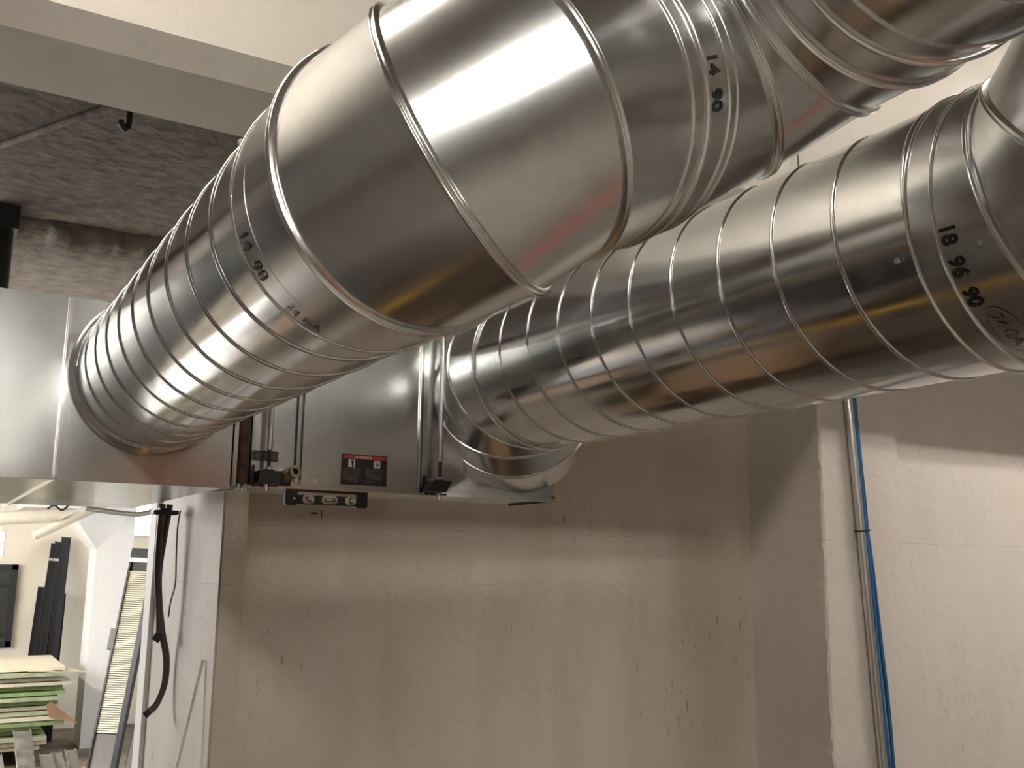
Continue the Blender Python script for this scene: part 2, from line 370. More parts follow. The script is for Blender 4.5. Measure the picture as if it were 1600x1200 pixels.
# -- elbow 1: collar, seams R1 R2 R3, outlet collar
R1 = (V((.4853, 1.0769, 2.1626)), V((.1699, -.9802, .1017))); R2 = (V((.5181, .9833, 2.1819)), V((.5574, -.7206, .4123)))
R3_ = (V((.5753, .9504, 2.2282)), V((.8334, -.1472, .5327))); R4 = (V((.6739, .9645, 2.2777)), V((.8863, .1273, .4453)).normalized())
bA = R1[1].cross(R3_[1]).normalized()
t = thing('duct_elbow', 'large gored elbow duct nearest the camera with the bright lamp glare on it', 'duct', R2[0], 'duct elbows')
u0 = bA
gore(t, PA-dA*.002, dA, R1[0], R1[1], bA, RA+.0035, 'collar')
seam(t, PA-dA*.002, dA, bA, RA+.002, .006, .0035, 1, 'collar_edge')
gore(t, R1[0], R1[1], R2[0], R2[1], bA, RA+.004); gore(t, R2[0], R2[1], R3_[0], R3_[1], bA, RA+.004)
gore(t, R3_[0], R3_[1], R4[0]-R4[1]*.0, R4[1], bA, RA+.004)
for (c, n) in (R1, R2, R3_): seam(t, c, n, bA, RA+.004, .013, .0068)
seam(t, R4[0]-R4[1]*.027, R4[1], bA, RA+.003, .005, .003, 1, 'crimp'); seam(t, R4[0], R4[1], bA, RA+.003, .010, .006, 1, 'collar_edge')
gore(t, R4[0], R4[1], R4[0]+R4[1]*.045, R4[1], bA, RA+.0035, 'collar')
seam(t, R4[0]+R4[1]*.045, R4[1], bA, RA+.001, .006, .005, 1, 'collar_edge')
# stencilled marks
def face_angle(P, d, u, s, px):      # angle on the pipe where it faces a given direction px
    d = V(d).normalized(); u = V(u); u = (u-d*u.dot(d)).normalized(); v = d.cross(u); return math.atan2(px.dot(v), px.dot(u))
SA = face_angle(PA, dA, V((0, 0, 1)), 0, V((-1, 0, 0)))

# -- elbow 2 and the onward run overhead
Q = [(V((.8519, .9421, 2.388)), V((.6917, -.512, .5093))), (V((.9092, .818, 2.4424)), V((.1909, -.9496, .2487))), (V((.9079, .6967, 2.4461)), V((-.1462, -.9875, -.0587)))]
Q4 = (V((.8852, .6189, 2.434)), V((-.2781, -.9492, -.1469)).normalized())
Qs = (R4[0]+R4[1]*.05, (R4[1]+V((.89, .0, .44)))/2)
bQ = Q[0][1].cross(Q[2][1]).normalized()
t = thing('duct_elbow', 'second gored elbow, upper right, joined behind the glaring elbow and turning back toward the camera', 'duct', Q[0][0], 'duct elbows')
gore(t, Qs[0], R4[1], Q[0][0], Q[0][1], bQ, RA+.002, 'collar'); seam(t, Qs[0]+R4[1]*.012, R4[1], bQ, RA+.002, .006, .004, 1, 'collar_edge')
gore(t, Q[0][0], Q[0][1], Q[1][0], Q[1][1], bQ, RA+.003); gore(t, Q[1][0], Q[1][1], Q[2][0], Q[2][1], bQ, RA+.003)
gore(t, Q[2][0], Q[2][1], Q4[0], Q4[1], bQ, RA+.003, 'collar'); gore(t, Q4[0], Q4[1], Q4[0]+Q4[1]*.05, Q4[1], bQ, RA, 'collar')
seam(t, Q4[0], Q4[1], bQ, RA+.001, .009, .005, 1, 'collar_edge')
for c, n in Q: seam(t, c, n, bQ, RA+.003, .013, .0068)
t = thing('spiral_duct', 'round duct passing overhead at the top right corner toward the camera', 'duct', Q4[0], 'round ducts')
bm = bmesh.new(); spiral(bm, Q4[0], Q4[1], RA, .1312, .147, 1, CAM-Q4[0], .045, 1.5); obj('shell', bm, 'duct', t, auto=50)

# -- duct B
dB = V((-.0097, -.99995, -.0039)).normalized(); PB = V((1.4255, 1.3918, 2.2287))
t = thing('spiral_duct', 'wider spiral-seamed round duct on the right, running above the conduit toward the far plenum', 'duct', PB, 'round ducts')
uB = CAM-(PB+dB*(-.1)); bm = bmesh.new()
spiral(bm, PB, dB, RB, .1343, .3685, 1, uB, -.849, .530, .0028, .009); obj('shell', bm, 'duct', t, auto=50)
# left elbow of B down into the supply plenum
Vr = [(PB+dB*(-.849), -dB), (V((1.4348, 2.3596, 2.2325)), V((.1436, .9595, -.2424))), (V((1.4648, 2.4500, 2.1794)), V((.4851, .6915, -.5352))), (V((1.4935, 2.4797, 2.1509)), V((.600, .700, -.376))), (V((1.530, 2.555, 2.13)), V((.35, .92, -.16)))]
bV = V((1, 0, .1))
t = thing('duct_elbow', 'dark gored elbow dropping into the far right sheet metal plenum', 'duct', Vr[2][0], 'duct elbows')
for i in range(4): gore(t, Vr[i][0], Vr[i][1], Vr[i+1][0], Vr[i+1][1], bV, RB+.003, 'gore')
for i, (c, n) in enumerate(Vr[:4]): seam(t, c, n, bV, RB+.002, .010, .0055, 1)
# right elbow of B rising
W2 = (PB+dB*.542, dB); W3 = (V((1.4194, .7612, 2.2263)), V((-.0921, -.9722, .2151))); W4 = (V((1.3997, .6578, 2.2753)), V((-.2175, -.7371, .6398)))
W5 = (V((1.45, .60, 2.41)), V((.15, -.45, .88)).normalized()); W6 = (V((1.50, .54, 2.52)), V((.34, -.34, .88)).normalized())
bW = V((1, -.1, .2)).normalized()
t = thing('duct_elbow', 'gored elbow at the right edge stencilled 18 96 90, turning upward', 'duct', W3[0], 'duct elbows')
E0 = PB+dB*.499
gore(t, E0, dB, W3[0], W3[1], bW, RB+.004, 'collar'); seam(t, E0, dB, bW, RB+.002, .007, .005, 1, 'collar_edge'); seam(t, W2[0], dB, bW, RB+.004, .005, .003, 1, 'crimp')
for a, b_ in ((W3, W4), (W4, W5), (W5, W6)): gore(t, a[0], a[1], b_[0], b_[1], bW, RB+.005)
for c, n in (W3, W4, W5): seam(t, c, n, bW, RB+.005, .013, .0075)
t = thing('spiral_duct', 'vertical round duct rising out of frame at the top right corner', 'duct', W6[0], 'round ducts')
bm = bmesh.new(); spiral(bm, W6[0], W6[1], RB, .134, 0, 1, CAM-W6[0], -.01, 1.6); obj('shell', bm, 'duct', t, auto=50)

# stencil lettering on the collars
tA = [o for o in bpy.data.objects if o.get('label', '').startswith('large gored')][0]
tB = [o for o in bpy.data.objects if o.get('label', '').startswith('gored elbow at the right')][0]
UZ = V((0, 0, 1))
# direction hand chosen so that text reads from the top of the visible side downwards
def mark(name, s, size, P, d, R, s_ax, phi, parent, mat='ink', bold=.0006, sx=1, tops=1, ref=(-1, 0, 0)):
    """phi: degrees below the horizontal on the camera side (-X side) where the text starts"""
    P, d = V(P), V(d).normalized(); u = V(ref); u = (u-d*u.dot(d)).normalized(); v = d.cross(u)
    dn = 1 if v.z < 0 else -1
    return wrap_text(name, s, size, P, d, R, u, s_ax, dn*math.radians(phi), dn, parent, mat, bold, tops, sx)
mark('stencil_mark', '14  90', .028, PA, dA, RA+.0048, .012, 19, tA, bold=.0008, sx=.95)
mark('gauge_mark', '24 GA', .020, PA, dA, RA+.0048, .014, 52, tA, 'faint', .0002)
mark('stencil_mark', '18  96  90', .033, PB, dB, RB+.0052, .549, 12, tB, bold=.0010, sx=.95)
mark('gauge_mark', '24 GA', .026, PB, dB, RB+.0052, .565, 50, tB, 'faint', .0002)
# oval round the gauge mark
def oval(P, d, R, s_c, phi_c, a, b_, parent):
    P, d = V(P), V(d).normalized(); u = V((-1, 0, 0)); u = (u-d*u.dot(d)).normalized(); v = d.cross(u); dn = 1 if v.z < 0 else -1
    def at(ax, th): return P+d*ax+(u*math.cos(th)+v*math.sin(th))*R
    bm = bmesh.new(); n = 48; inn = []; out = []
    for i in range(n):
        t_ = 2*PI*i/n
        for lst, k in ((inn, .96), (out, 1.03)):
            lst.append(bm.verts.new(at(s_c+b_*k*math.sin(t_), dn*(math.radians(phi_c)+a*k*math.cos(t_)/R))))
    for i in range(n): bm.faces.new((inn[i], inn[(i+1) % n], out[(i+1) % n], out[i]))
    return obj('gauge_oval', bm, 'faint', parent)
oval(PB, dB, RB+.0052, .576, 60, .052, .023, tB)
mark('stencil_mark', '14  90', .028, R4[0], R4[1], RA+.0045, .010, 12, tA, bold=.0008, sx=.95, ref=(-.2, -1, 0))
mark('gauge_mark', '24 GA', .022, R4[0], R4[1], RA+.0045, .012, -52, tA, 'ink', .0003, ref=(-.2, -1, 0))
# screw heads on the collars
for P, d, R, s_ax, ph, par in ((PB, dB, RB+.004, .47, 20, tB), (R4[0], R4[1], RA+.005, -.014, 5, tA), (PB, dB, RB+.004, .60, 22, tB)):
    d = V(d).normalized(); u = V((-1, 0, 0)); u = (u-d*u.dot(d)).normalized(); v = d.cross(u); dn = 1 if v.z < 0 else -1; th = dn*math.radians(ph)
    e = u*math.cos(th)+v*math.sin(th); bm = bmesh.new(); cyl(bm, V(P)+d*s_ax+e*R, V(P)+d*s_ax+e*(R+.004), .005, 8, True, .004); obj('screw', bm, 'zinc', par, auto=40)
# strap hanger between the ducts
bm = bmesh.new(); obox(bm, (1.42, 1.33, 2.44), (1.42, 1.33, 3.2), .003, .02, (0, 1, 0)); box(bm, (1.418, 1.31, 3.2), (1.422, 1.35, 4.2))
bm.free(); bm = bmesh.new(); box(bm, (1.418, 1.298, 2.449), (1.4215, 1.320, 4.2));
tag(obj('hanger_strap', bm, 'sheet'), 'narrow galvanised strap hanging down behind the upper elbow onto the wide duct', 'strap')

# ============================================================ AIR HANDLER AND PLENUMS
YF = 2.52; ZB = 1.892; ZT = 2.32
def panel_box(name, a, b, mat='sheet', parent=None, bev=.003): bm = bmesh.new(); box(bm, a, b, bev); return obj(name, bm, mat, parent, auto=40)
t = thing('return_plenum', 'long galvanised sheet metal box on the left that the ribbed duct comes out of', 'duct box', (0.0, 3.1, ZB))
panel_box('body', (-1.2, YF, ZB-.006), (0.672, 3.80, ZT), 'sheet', t)
bm = bmesh.new(); obox(bm, (.2665, YF-.004, ZB-.004), (.2665, YF-.004, ZT), .010, .012, (0, 1, 0), .003); obj('standing_seam', bm, 'rib', t, auto=40)
bm = bmesh.new(); box(bm, (.262, YF, ZB-.012), (.271, 3.80, ZB-.004), .002); obj('standing_seam', bm, 'rib', t, auto=40)
bm = bmesh.new(); box(bm, (-1.2, YF-.003, ZB-.010), (.673, YF+.02, ZB-.003), .002); obj('bottom_flange', bm, 'sheet', t, auto=40)
t = thing('filter_rack', 'dark filter slot with a rusty brown edge between the left box and the cabinet', 'filter', (.70, YF, ZB))
panel_box('housing', (.674, YF+.012, ZB), (.722, 2.80, ZT-.02), 'blackm', t)
panel_box('filter_edge', (.692, YF+.004, ZB+.004), (.712, YF+.03, ZT-.03), 'brown', t)
panel_box('side_rail', (.675, YF-.006, ZB-.002), (.686, YF+.02, ZT-.02), 'sheet', t)
bm = bmesh.new()
for x in (.696, .712): cyl(bm, (x, YF+.01, ZB-.014), (x, YF+.01, ZB+.004), .006, 10)
obj('fastener', bm, 'zinc', t, auto=40)
t = thing('air_handler', 'grey galvanised air handler cabinet with a black warning label, behind the big elbow', 'air handler', (.97, 2.66, ZB))
panel_box('cabinet', (.724, YF+.004, ZB), (1.205, 2.80, ZT), 'sheet', t)
panel_box('access_panel', (.852, YF-.002, ZB+.006), (1.188, YF+.008, ZT-.01), 'sheet', t, .0015)
for x in (.838, .8535): panel_box('panel_seam', (x, YF-.004, ZB+.02), (x+.0022, YF+.004, ZT-.01), 'blackm', t, .0004)
panel_box('corner_bead', (1.192, YF-.005, ZB), (1.197, YF+.006, ZT), 'rib', t, .0015)
panel_box('bottom_lip', (.724, YF-.003, ZB-.003), (1.206, YF+.02, ZB+.003), 'rib', t, .001)
for x in (.841, .895, 1.152):
    bm = bmesh.new(); torus(bm, (x, YF-.003, ZB+.021), (0, 1, 0), .004, [(-.001, -.001), (-.001, .001), (.001, .001), (.001, -.001)], 16); cyl(bm, (x, YF, ZB+.021), (x, YF-.003, ZB+.021), .003, 10)
    obj('screw', bm, 'zinc', t, auto=40)
# warning label
lb = panel_box('warning_label', (.966, YF-.0035, 1.908), (1.098, YF-.002, 1.990), 'black', t, .0003); lb['label'] = 'black warning label with red header'
panel_box('red_header', (.969, YF-.0042, 1.978), (1.095, YF-.0034, 1.9875), 'red', lb, 0)
flat_text('header_text', 'WARNING', .008, (1.014, YF-.0046, 1.9800), (1, 0, 0), (0, 0, 1), 'white', lb, .0002)
bm = bmesh.new()
for i, (a, b_) in enumerate((((1.0055, 1.980), (1.0105, 1.980)),)):
    v = [bm.verts.new(p) for p in ((1.004, YF-.0046, 1.9798), (1.0115, YF-.0046, 1.9798), (1.00775, YF-.0046, 1.9866))]; bm.faces.new(v)
obj('alert_triangle', bm, 'white', lb)
for x0 in (.985, 1.0585):
    panel_box('pictogram', (x0, YF-.0042, 1.9555), (x0+.019, YF-.0034, 1.9760), 'white', lb, 0)
bm = bmesh.new(); bmesh.ops.create_uvsphere(bm, u_segments=12, v_segments=6, radius=.0036, matrix=Matrix.Translation((.9965, YF-.0043, 1.971)) @ Matrix.Diagonal((1, .1, 1, 1)))
loft(bm, [[V((.9935, YF-.0046, 1.969)), V((1.0005, YF-.0046, 1.970)), V((1.0000, YF-.0046, 1.956)), V((.9955, YF-.0046, 1.956))], [V((.9935, YF-.0044, 1.969)), V((1.0005, YF-.0044, 1.970)), V((1.0000, YF-.0044, 1.956)), V((.9955, YF-.0044, 1.956))]], cap=True); obj('pictogram_figure', bm, 'black', lb)
bm = bmesh.new(); obox(bm, (1.062, YF-.0045, 1.974), (1.073, YF-.0045, 1.9640), .0006, .005, (0, 1, 0)); obox(bm, (1.075, YF-.0045, 1.974), (1.066, YF-.0045, 1.9645), .0006, .0025, (0, 1, 0)); box(bm, (1.064, YF-.0046, 1.962), (1.073, YF-.0043, 1.965)); obj('pictogram_figure', bm, 'black', lb)
bm = bmesh.new(); random.seed(3)
for c0, c1 in ((.971, 1.026), (1.036, 1.090)):
    for i in range(9):
        z = 1.951-i*.0044; x = c0; end = c1-random.random()*.014
        while x < end:
            w_ = random.uniform(.002, .007); box(bm, (x, YF-.0041, z), (min(x+w_, end), YF-.0034, z+.0013)); x += w_+.0011
obj('fine_print', bm, 'greyp', lb)
lb2 = panel_box('rating_label', (.7265, YF-.0005, 1.957), (.7925, YF+.003, 1.983), 'blackm', t, 0); lb2['label'] = 'small black rating label'
bm = bmesh.new()
for i in range(3):
    x = .734
    while x < .785: w_ = random.uniform(.003, .008); box(bm, (x, YF-.0012, 1.974-i*.0055), (x+w_, YF-.0004, 1.9757-i*.0055)); x += w_+.0015
obj('fine_print', bm, 'greyp', lb2)
# drain nipple
ax = V((.28, -.93, .22)).normalized(); p0 = V((.808, YF+.0, 1.918)); n_ = thing('drain_valve', 'dull brass threaded drain nipple sticking out at the cabinet bottom beside the left bracket', 'pipe fitting', p0)
bm = bmesh.new(); cyl(bm, p0-ax*.004, p0+ax*.046, .0150, 24); obj('body', bm, 'brass', n_, auto=40)
bm = bmesh.new(); cyl(bm, p0+ax*.008, p0+ax*.026, .0195, 6); obj('hex_nut', bm, 'brass', n_)
bm = bmesh.new()
for k in range(4): torus(bm, p0+ax*(.030+.004*k), ax, .0150, bead(.003, .0012, 4), 32)
obj('thread', bm, 'brass', n_, smooth=True)
bm = bmesh.new(); torus(bm, p0+ax*.050, ax, .0135, [(-.006, -.004), (-.006, .003), (.006, .003), (.006, -.004)], 32); obj('mouth', bm, 'brass', n_, auto=40)
bm = bmesh.new(); cyl(bm, p0+ax*.046, p0+ax*.0475, .0105, 24); obj('bore', bm, 'ink', n_)
panel_box('backing', (.792, YF-.003, ZB+.003), (.829, YF+.002, ZB+.038), 'blackm', n_, 0)
# supply plenum on the right, flaring behind the elbow
t = thing('supply_plenum', 'sheet metal plenum at the right end with a flared corner under the dark elbow', 'duct box', (1.45, 2.66, ZB))
bm = bmesh.new()
lo = [(1.207, 1.650, 1.895), (1.207, 1.655, 1.985), (1.207, 1.720, 2.085), (1.207, 1.735, 2.34)]
rows = [[V((a, YF+.006, z)), V((b_, YF+.006, z)), V((b_-.02, 2.79, z)), V((a, 2.79, z))] for a, b_, z in lo]
loft(bm, rows, cap=True); obj('body', bm, 'sheet', t)
panel_box('bottom_flange', (1.207, YF-.004, 1.889), (1.652, YF+.012, 1.899), 'rib', t, .001)
panel_box('side_flange', (1.648, YF-.002, 1.889), (1.653, 2.79, 1.905), 'blackm', t, .001)
# hanger rods with black angle brackets
def hanger(x, label, mirror, top=2.9):
    h = thing('hanger_rod', label, 'hanger', (x, YF-.03, ZB), 'hanger rods with black brackets'); y = YF-.028
    bm = bmesh.new(); cyl(bm, (x, y, ZB-.012), (x, y, 1.985), .0042, 12)
    for k in range(18): torus(bm, (x, y, 1.935+k*.0028), (0, 0, 1), .0042, bead(.002, .0007, 3), 12)
    obj('threaded_rod', bm, 'blackm', h, auto=40)
    bm = bmesh.new(); cyl(bm, (x+.0, y, 1.983), (x+.0, y, top), .0070, 14); obj('rod_sleeve', bm, 'zinc', h, auto=40)
    bm = bmesh.new(); cyl(bm, (x, y, 1.930), (x, y, 1.9325), .0145, 18); obj('washer', bm, 'blackm', h, auto=40)
    bm = bmesh.new(); cyl(bm, (x, y, 1.9325), (x, y, 1.939), .0085, 6); obj('nut', bm, 'zinc', h)
    bm = bmesh.new(); s = -.006
    loft(bm, [[V((x-.026+k*s, y-.016, z)), V((x+.030+k*s, y-.016, z)), V((x+.030+k*s, YF-.001, z)), V((x-.026+k*s, YF-.001, z))] for k, z in ((0, 1.929), (3.0 if mirror else .5, ZB+.006))], cap=True); obj('isolator_block', bm, 'black', h)
    bm = bmesh.new(); box(bm, (x-.034, YF-.004, ZB-.001), (x-.028, YF, 1.945)); box(bm, (x-.03, YF-.004, ZB+.0), (x+.034, YF-.0, ZB+.004)); obj('bracket', bm, 'blackm', h)
    bm = bmesh.new(); cyl(bm, (x-.004, y, ZB-.014), (x-.004, y, ZB+.004), .0065, 6); obj('lower_nut', bm, 'zinc', h)
hanger(.760, 'threaded hanger rod and black bracket at the left cabinet end beside the brass nipple', False)
hanger(1.249, 'pale hanger rod and black bracket at the right cabinet end before the dark elbow', True)

# torpedo level stuck under the cabinet
t = thing('spirit_level', 'short black spirit level with three vials stuck under the cabinet', 'spirit level', (.934, YF+.012, 1.845))
def tilt(x): return .0
LZ0, LZ1 = 1.847, ZB-.006
bm = bmesh.new(); box(bm, (.819, YF+.002, LZ0), (.853, YF+.024, LZ1), .003); box(bm, (1.013, YF+.002, LZ0), (1.048, YF+.024, LZ1), .003); box(bm, (.85, YF+.005, LZ0+.004), (1.016, YF+.021, LZ1-.011), .001); obj('body', bm, 'black', t, auto=40)
bm = bmesh.new(); box(bm, (.85, YF+.004, LZ1-.011), (1.016, YF+.022, LZ1-.004), .001); obj('top_rail', bm, 'sheet', t, auto=40)
bm = bmesh.new(); box(bm, (.819, YF+.003, LZ1-.003), (1.048, YF+.023, LZ1+.003), .0008); obj('magnet_strip', bm, 'blackm', t)
for x0, x1, k in ((.8655, .8965, 0), (.918, .9605, 1), (.984, 1.0135, 2)):
    bm = bmesh.new(); box(bm, (x0, YF+.001, LZ0+.0065), (x1, YF+.006, LZ0+.0285), .004); fr = obj('vial_window', bm, 'vial', t, auto=40)
    bm = bmesh.new(); cx = (x0+x1)/2; cz = LZ0+.0175
    if k == 0: cyl(bm, (cx-.008, YF+.0005, cz+.007), (cx+.008, YF+.0005, cz-.007), .0045, 12)
    elif k == 1: cyl(bm, (x0+.006, YF+.0005, cz), (x1-.006, YF+.0005, cz), .0055, 12)
    else: cyl(bm, (cx, YF+.0005, cz-.009), (cx, YF+.0005, cz+.009), .0045, 12)
    obj('vial', bm, 'greyp', fr, auto=40)
    bm = bmesh.new(); box(bm, (cx-.003 if k != 1 else cx-.012, YF-.006, cz-.003), (cx+.003 if k != 1 else cx+.004, YF-.0045, cz+.003)); obj('bubble', bm, 'vial', fr)
bm = bmesh.new(); cyl(bm, (.842, YF+.004, LZ0+.018), (.842, YF+.0008, LZ0+.018), .0025, 10); obj('rivet', bm, 'white', t)

# ============================================================ RIGHT WALL: conduit and cables
def lean(z): return 3.637-.0677*z+.0
YC = 2.947
cx = lambda z: 3.640-.0690*z
t = thing('conduit', 'grey steel conduit standing against the right wall beside the blue cables', 'conduit', (cx(0), YC, 0))
bm = bmesh.new(); cyl(bm, (cx(0), YC, 0), (cx(2.47), YC, 2.47), .0185, 24); obj('pipe', bm, 'zinc', t, auto=40)
bm = bmesh.new(); cyl(bm, (cx(2.445), YC, 2.445), (cx(2.475), YC, 2.475), .0225, 24); obj('coupling', bm, 'zinc', t, auto=40)
bm = bmesh.new(); tube(bm, [(cx(1.865)+.028*math.cos(a)*(1.75 if math.cos(a) > 0 else 1)+0.004, YC+.024*math.sin(a), 1.865+.004*math.cos(a)) for a in [2*PI*i/24 for i in range(25)]], .0035, 6); tag(obj('cable_tie', bm, 'rubber'), 'black tie wrapped round the grey conduit and blue cables', 'cable tie')
lbls = ['blue cable hugging the grey conduit, leftmost of the four strands', 'blue cable second from the conduit, tucked behind its neighbours', 'blue cable in the middle right of the bundle beside the conduit', 'outermost blue cable of the bundle, bowing farthest from the conduit']
for k in range(4):
    pts = []
    for z, w0 in ((2.62, .10), (2.46, .10), (2.2, .22), (2.0, .22), (1.865, .05), (1.78, .25), (1.6, .62), (1.4, .82), (1.2, 1.0), (1.05, 1.02), (.9, .9), (.6, .8), (.02, .7)):
        off = .0275+(.0030+.0125*min(w0, .95))*k+(.004 if z < 1.8 else .002)
        pts.append((cx(z)+off+.002*math.sin(k*2+z*9), YC+.004+(.007 if k % 2 else -.007)*1.0, z))
    bm = bmesh.new(); tube(bm, smooth_path(pts, 6), .0078, 10); tag(obj('blue_cable', bm, 'blue', smooth=True), lbls[k], 'cable', 'blue cables beside the conduit')

# marks on the alcove wall
bm = bmesh.new(); box(bm, (1.2365, 3.3985, 1.853), (1.2395, 3.4005, 1.884)); loft(bm, [[V((1.19, 3.3985, 1.872)), V((1.21, 3.3985, 1.869)), V((1.232, 3.3985, 1.875)), V((1.21, 3.3985, 1.877))], [V((1.19, 3.4, 1.872)), V((1.21, 3.4, 1.869)), V((1.232, 3.4, 1.875)), V((1.21, 3.4, 1.877))]], cap=True)
tag(obj('pencil_mark', bm, 'grime'), 'dark pencil tick on the wall just below the spirit level', 'mark')
# hook in the far ceiling and surface conduit
bm = bmesh.new(); tube(bm, smooth_path([(.515, 3.6, 3.31), (.515, 3.6, 3.25), (.505, 3.59, 3.225), (.49, 3.58, 3.232), (.485, 3.58, 3.25)]), .011, 8); tag(obj('ceiling_hook', bm, 'blackm', smooth=True), 'small dark hook hanging from the rough ceiling', 'hook')
bm = bmesh.new(); cyl(bm, (.433-.31*1.2, 3.599+.60*1.2, 3.292), (.433+.35, 3.599-.68, 3.292), .012, 12); tag(obj('ceiling_conduit', bm, 'rough', smooth=True), 'thin pipe crossing the rough ceiling at upper left', 'pipe')
bm = bmesh.new(); cyl(bm, (.225, 4.95, 1.95), (.215, 4.95, 3.2), .04, 16); tag(obj('drain_pipe', bm, 'black', auto=40), 'black vertical pipe above the left box at the frame edge', 'pipe')
bm = bmesh.new(); box(bm, (.17, 4.90, 3.19), (.27, 5.06, 3.32)); obj('wall_bracket', bm, 'blackm', bpy.data.objects['drain_pipe'])

# ============================================================ HOSES, CORD, ROD BY THE PIER
YH = 3.84
def hp(l): return [(x*.96, YH+dy, 1.7+(z-1.7)*.96) for x, z, dy in l]
t = thing('drain_hose', 'brown hose hanging by the pier that curls and ends lowest, pointing left', 'hose', (.805, YH, 1.89), 'brown hoses')
bm = bmesh.new(); path = smooth_path(hp([(.840, 1.915, 0), (.828, 1.80, 0), (.818, 1.66, 0), (.826, 1.54, -.01), (.845, 1.43, -.01), (.866, 1.34, -.01), (.866, 1.25, -.01), (.842, 1.175, -.01), (.813, 1.145, -.01)])); tube(bm, path, .0125, 12); obj('hose', bm, 'hose', t, smooth=True)
bm = bmesh.new(); cyl(bm, path[-1]+V((.004, 0, .004)), path[-1]+V((-.010, 0, -.010)), .013, 12); obj('end_cap', bm, 'rubber', t, auto=40)
t = thing('drain_hose', 'straighter brown hose hanging by the pier with a black end cap halfway up', 'hose', (.80, YH-.02, 1.89), 'brown hoses')
bm = bmesh.new(); path = smooth_path(hp([(.808, 1.915, -.02), (.806, 1.78, -.02), (.808, 1.66, -.022), (.820, 1.55, -.024), (.829, 1.46, -.024), (.828, 1.42, -.024)])); tube(bm, path, .0125, 12); obj('hose', bm, 'hose', t, smooth=True)
bm = bmesh.new(); cyl(bm, path[-1]+V((.006, 0, .012)), path[-1]+V((-.012, 0, -.014)), .016, 12); obj('end_cap', bm, 'rubber', t, auto=40)
bm = bmesh.new(); box(bm, (.745, 3.805, 1.868), (.835, 3.865, 1.884), .003); box(bm, (.765, 3.80, 1.884), (.80, 3.87, 1.892), .002); tag(obj('hose_clamp', bm, 'blackm', auto=40), 'black clamp holding the brown hoses under the left box corner', 'clamp')
bm = bmesh.new(); tube(bm, smooth_path([(.838, 3.80, 1.885), (.832, 3.80, 1.82), (.8345, 3.80, 1.72), (.838, 3.80, 1.62), (.826, 3.80, 1.555), (.822, 3.80, 1.50)]), .0028, 6); tag(obj('thin_cord', bm, 'hose', smooth=True), 'thin dark cord dangling right of the brown hoses', 'cord')
bm = bmesh.new(); cyl(bm, (.853, 3.39, 1.385), (.62, 3.48, 0.0), .0055, 8); tag(obj('white_rod', bm, 'fixt', smooth=True), 'thin white rod leaning on the pier face', 'rod')

# ============================================================ FAR ROOM
# drywall stack
random.seed(11); z = .14; cnt = 17
ordn = ['topmost', 'second from the top', 'third from the top', 'fourth from the top', 'fifth from the top', 'sixth from the top', 'seventh from the top', 'eighth from the top', 'ninth from the top', 'tenth from the top', 'eleventh from the top', 'twelfth from the top', 'fifth from the bottom', 'fourth from the bottom', 'third from the bottom', 'second from the bottom', 'bottom']
for i in range(cnt):
    th = .038; top = i == cnt-1; xr = 1.20+random.uniform(-.05, .07)-(.12 if i < 5 else 0)+(.03 if i > 10 else 0); yn = 9.5+random.uniform(-.05, .05)
    m_ = 'gyptop' if top else random.choice(['green', 'green2', 'green2', 'gyp'])
    bm = bmesh.new(); a = random.uniform(-.03, .03)
    pts = [V((-.9, yn-.1, z)), V((xr, yn+a, z)), V((xr+.02, yn+1.15, z)), V((-.9, yn+1.15, z))]
    loft(bm, [pts, [p+V((0, 0, th-.009)) for p in pts]], cap=True)
    o = obj('drywall_sheet', bm, m_); tag(o, ('cream-topped ' if top else 'green-edged ')+'drywall board, '+ordn[cnt-1-i]+' of the stack in the far room', 'drywall board', 'stacked drywall boards')
    z += th+.0015
ztop = z
bm = bmesh.new(); loft(bm, [[V((.95, 9.42, ztop-.036)), V((1.42, 9.62, ztop-.075)), V((1.02, 10.3, ztop-.02)), V((.6, 10.2, ztop))], [V((.95, 9.42, ztop-.031)), V((1.42, 9.62, ztop-.07)), V((1.02, 10.3, ztop-.015)), V((.6, 10.2, ztop+.005))]], cap=True)
tag(obj('loose_sheet', bm, 'gyptop'), 'loose pale sheet corner poking out right of the stack top', 'sheet')
bm = bmesh.new(); loft(bm, [[V((1.13, 9.40, .40)), V((1.36, 9.44, .335)), V((1.13, 9.40, .34+.19)), V((1.09, 9.4, .5))], [V((1.13, 9.41, .40)), V((1.36, 9.45, .335)), V((1.13, 9.41, .34+.19)), V((1.09, 9.41, .5))]], cap=True)
tag(obj('torn_cardboard', bm, 'card'), 'torn brown cardboard flap sticking out of the stack side', 'cardboard')
for i in range(3):
    bm = bmesh.new(); box(bm, (-.3+i*.62, 9.45, 0), (-.2+i*.62, 10.7, .135)); tag(obj('timber_bearer', bm, 'card'), 'timber bearer under the drywall stack, %s' % ['leftmost', 'middle', 'rightmost'][i], 'timber', 'bearers under the stack')
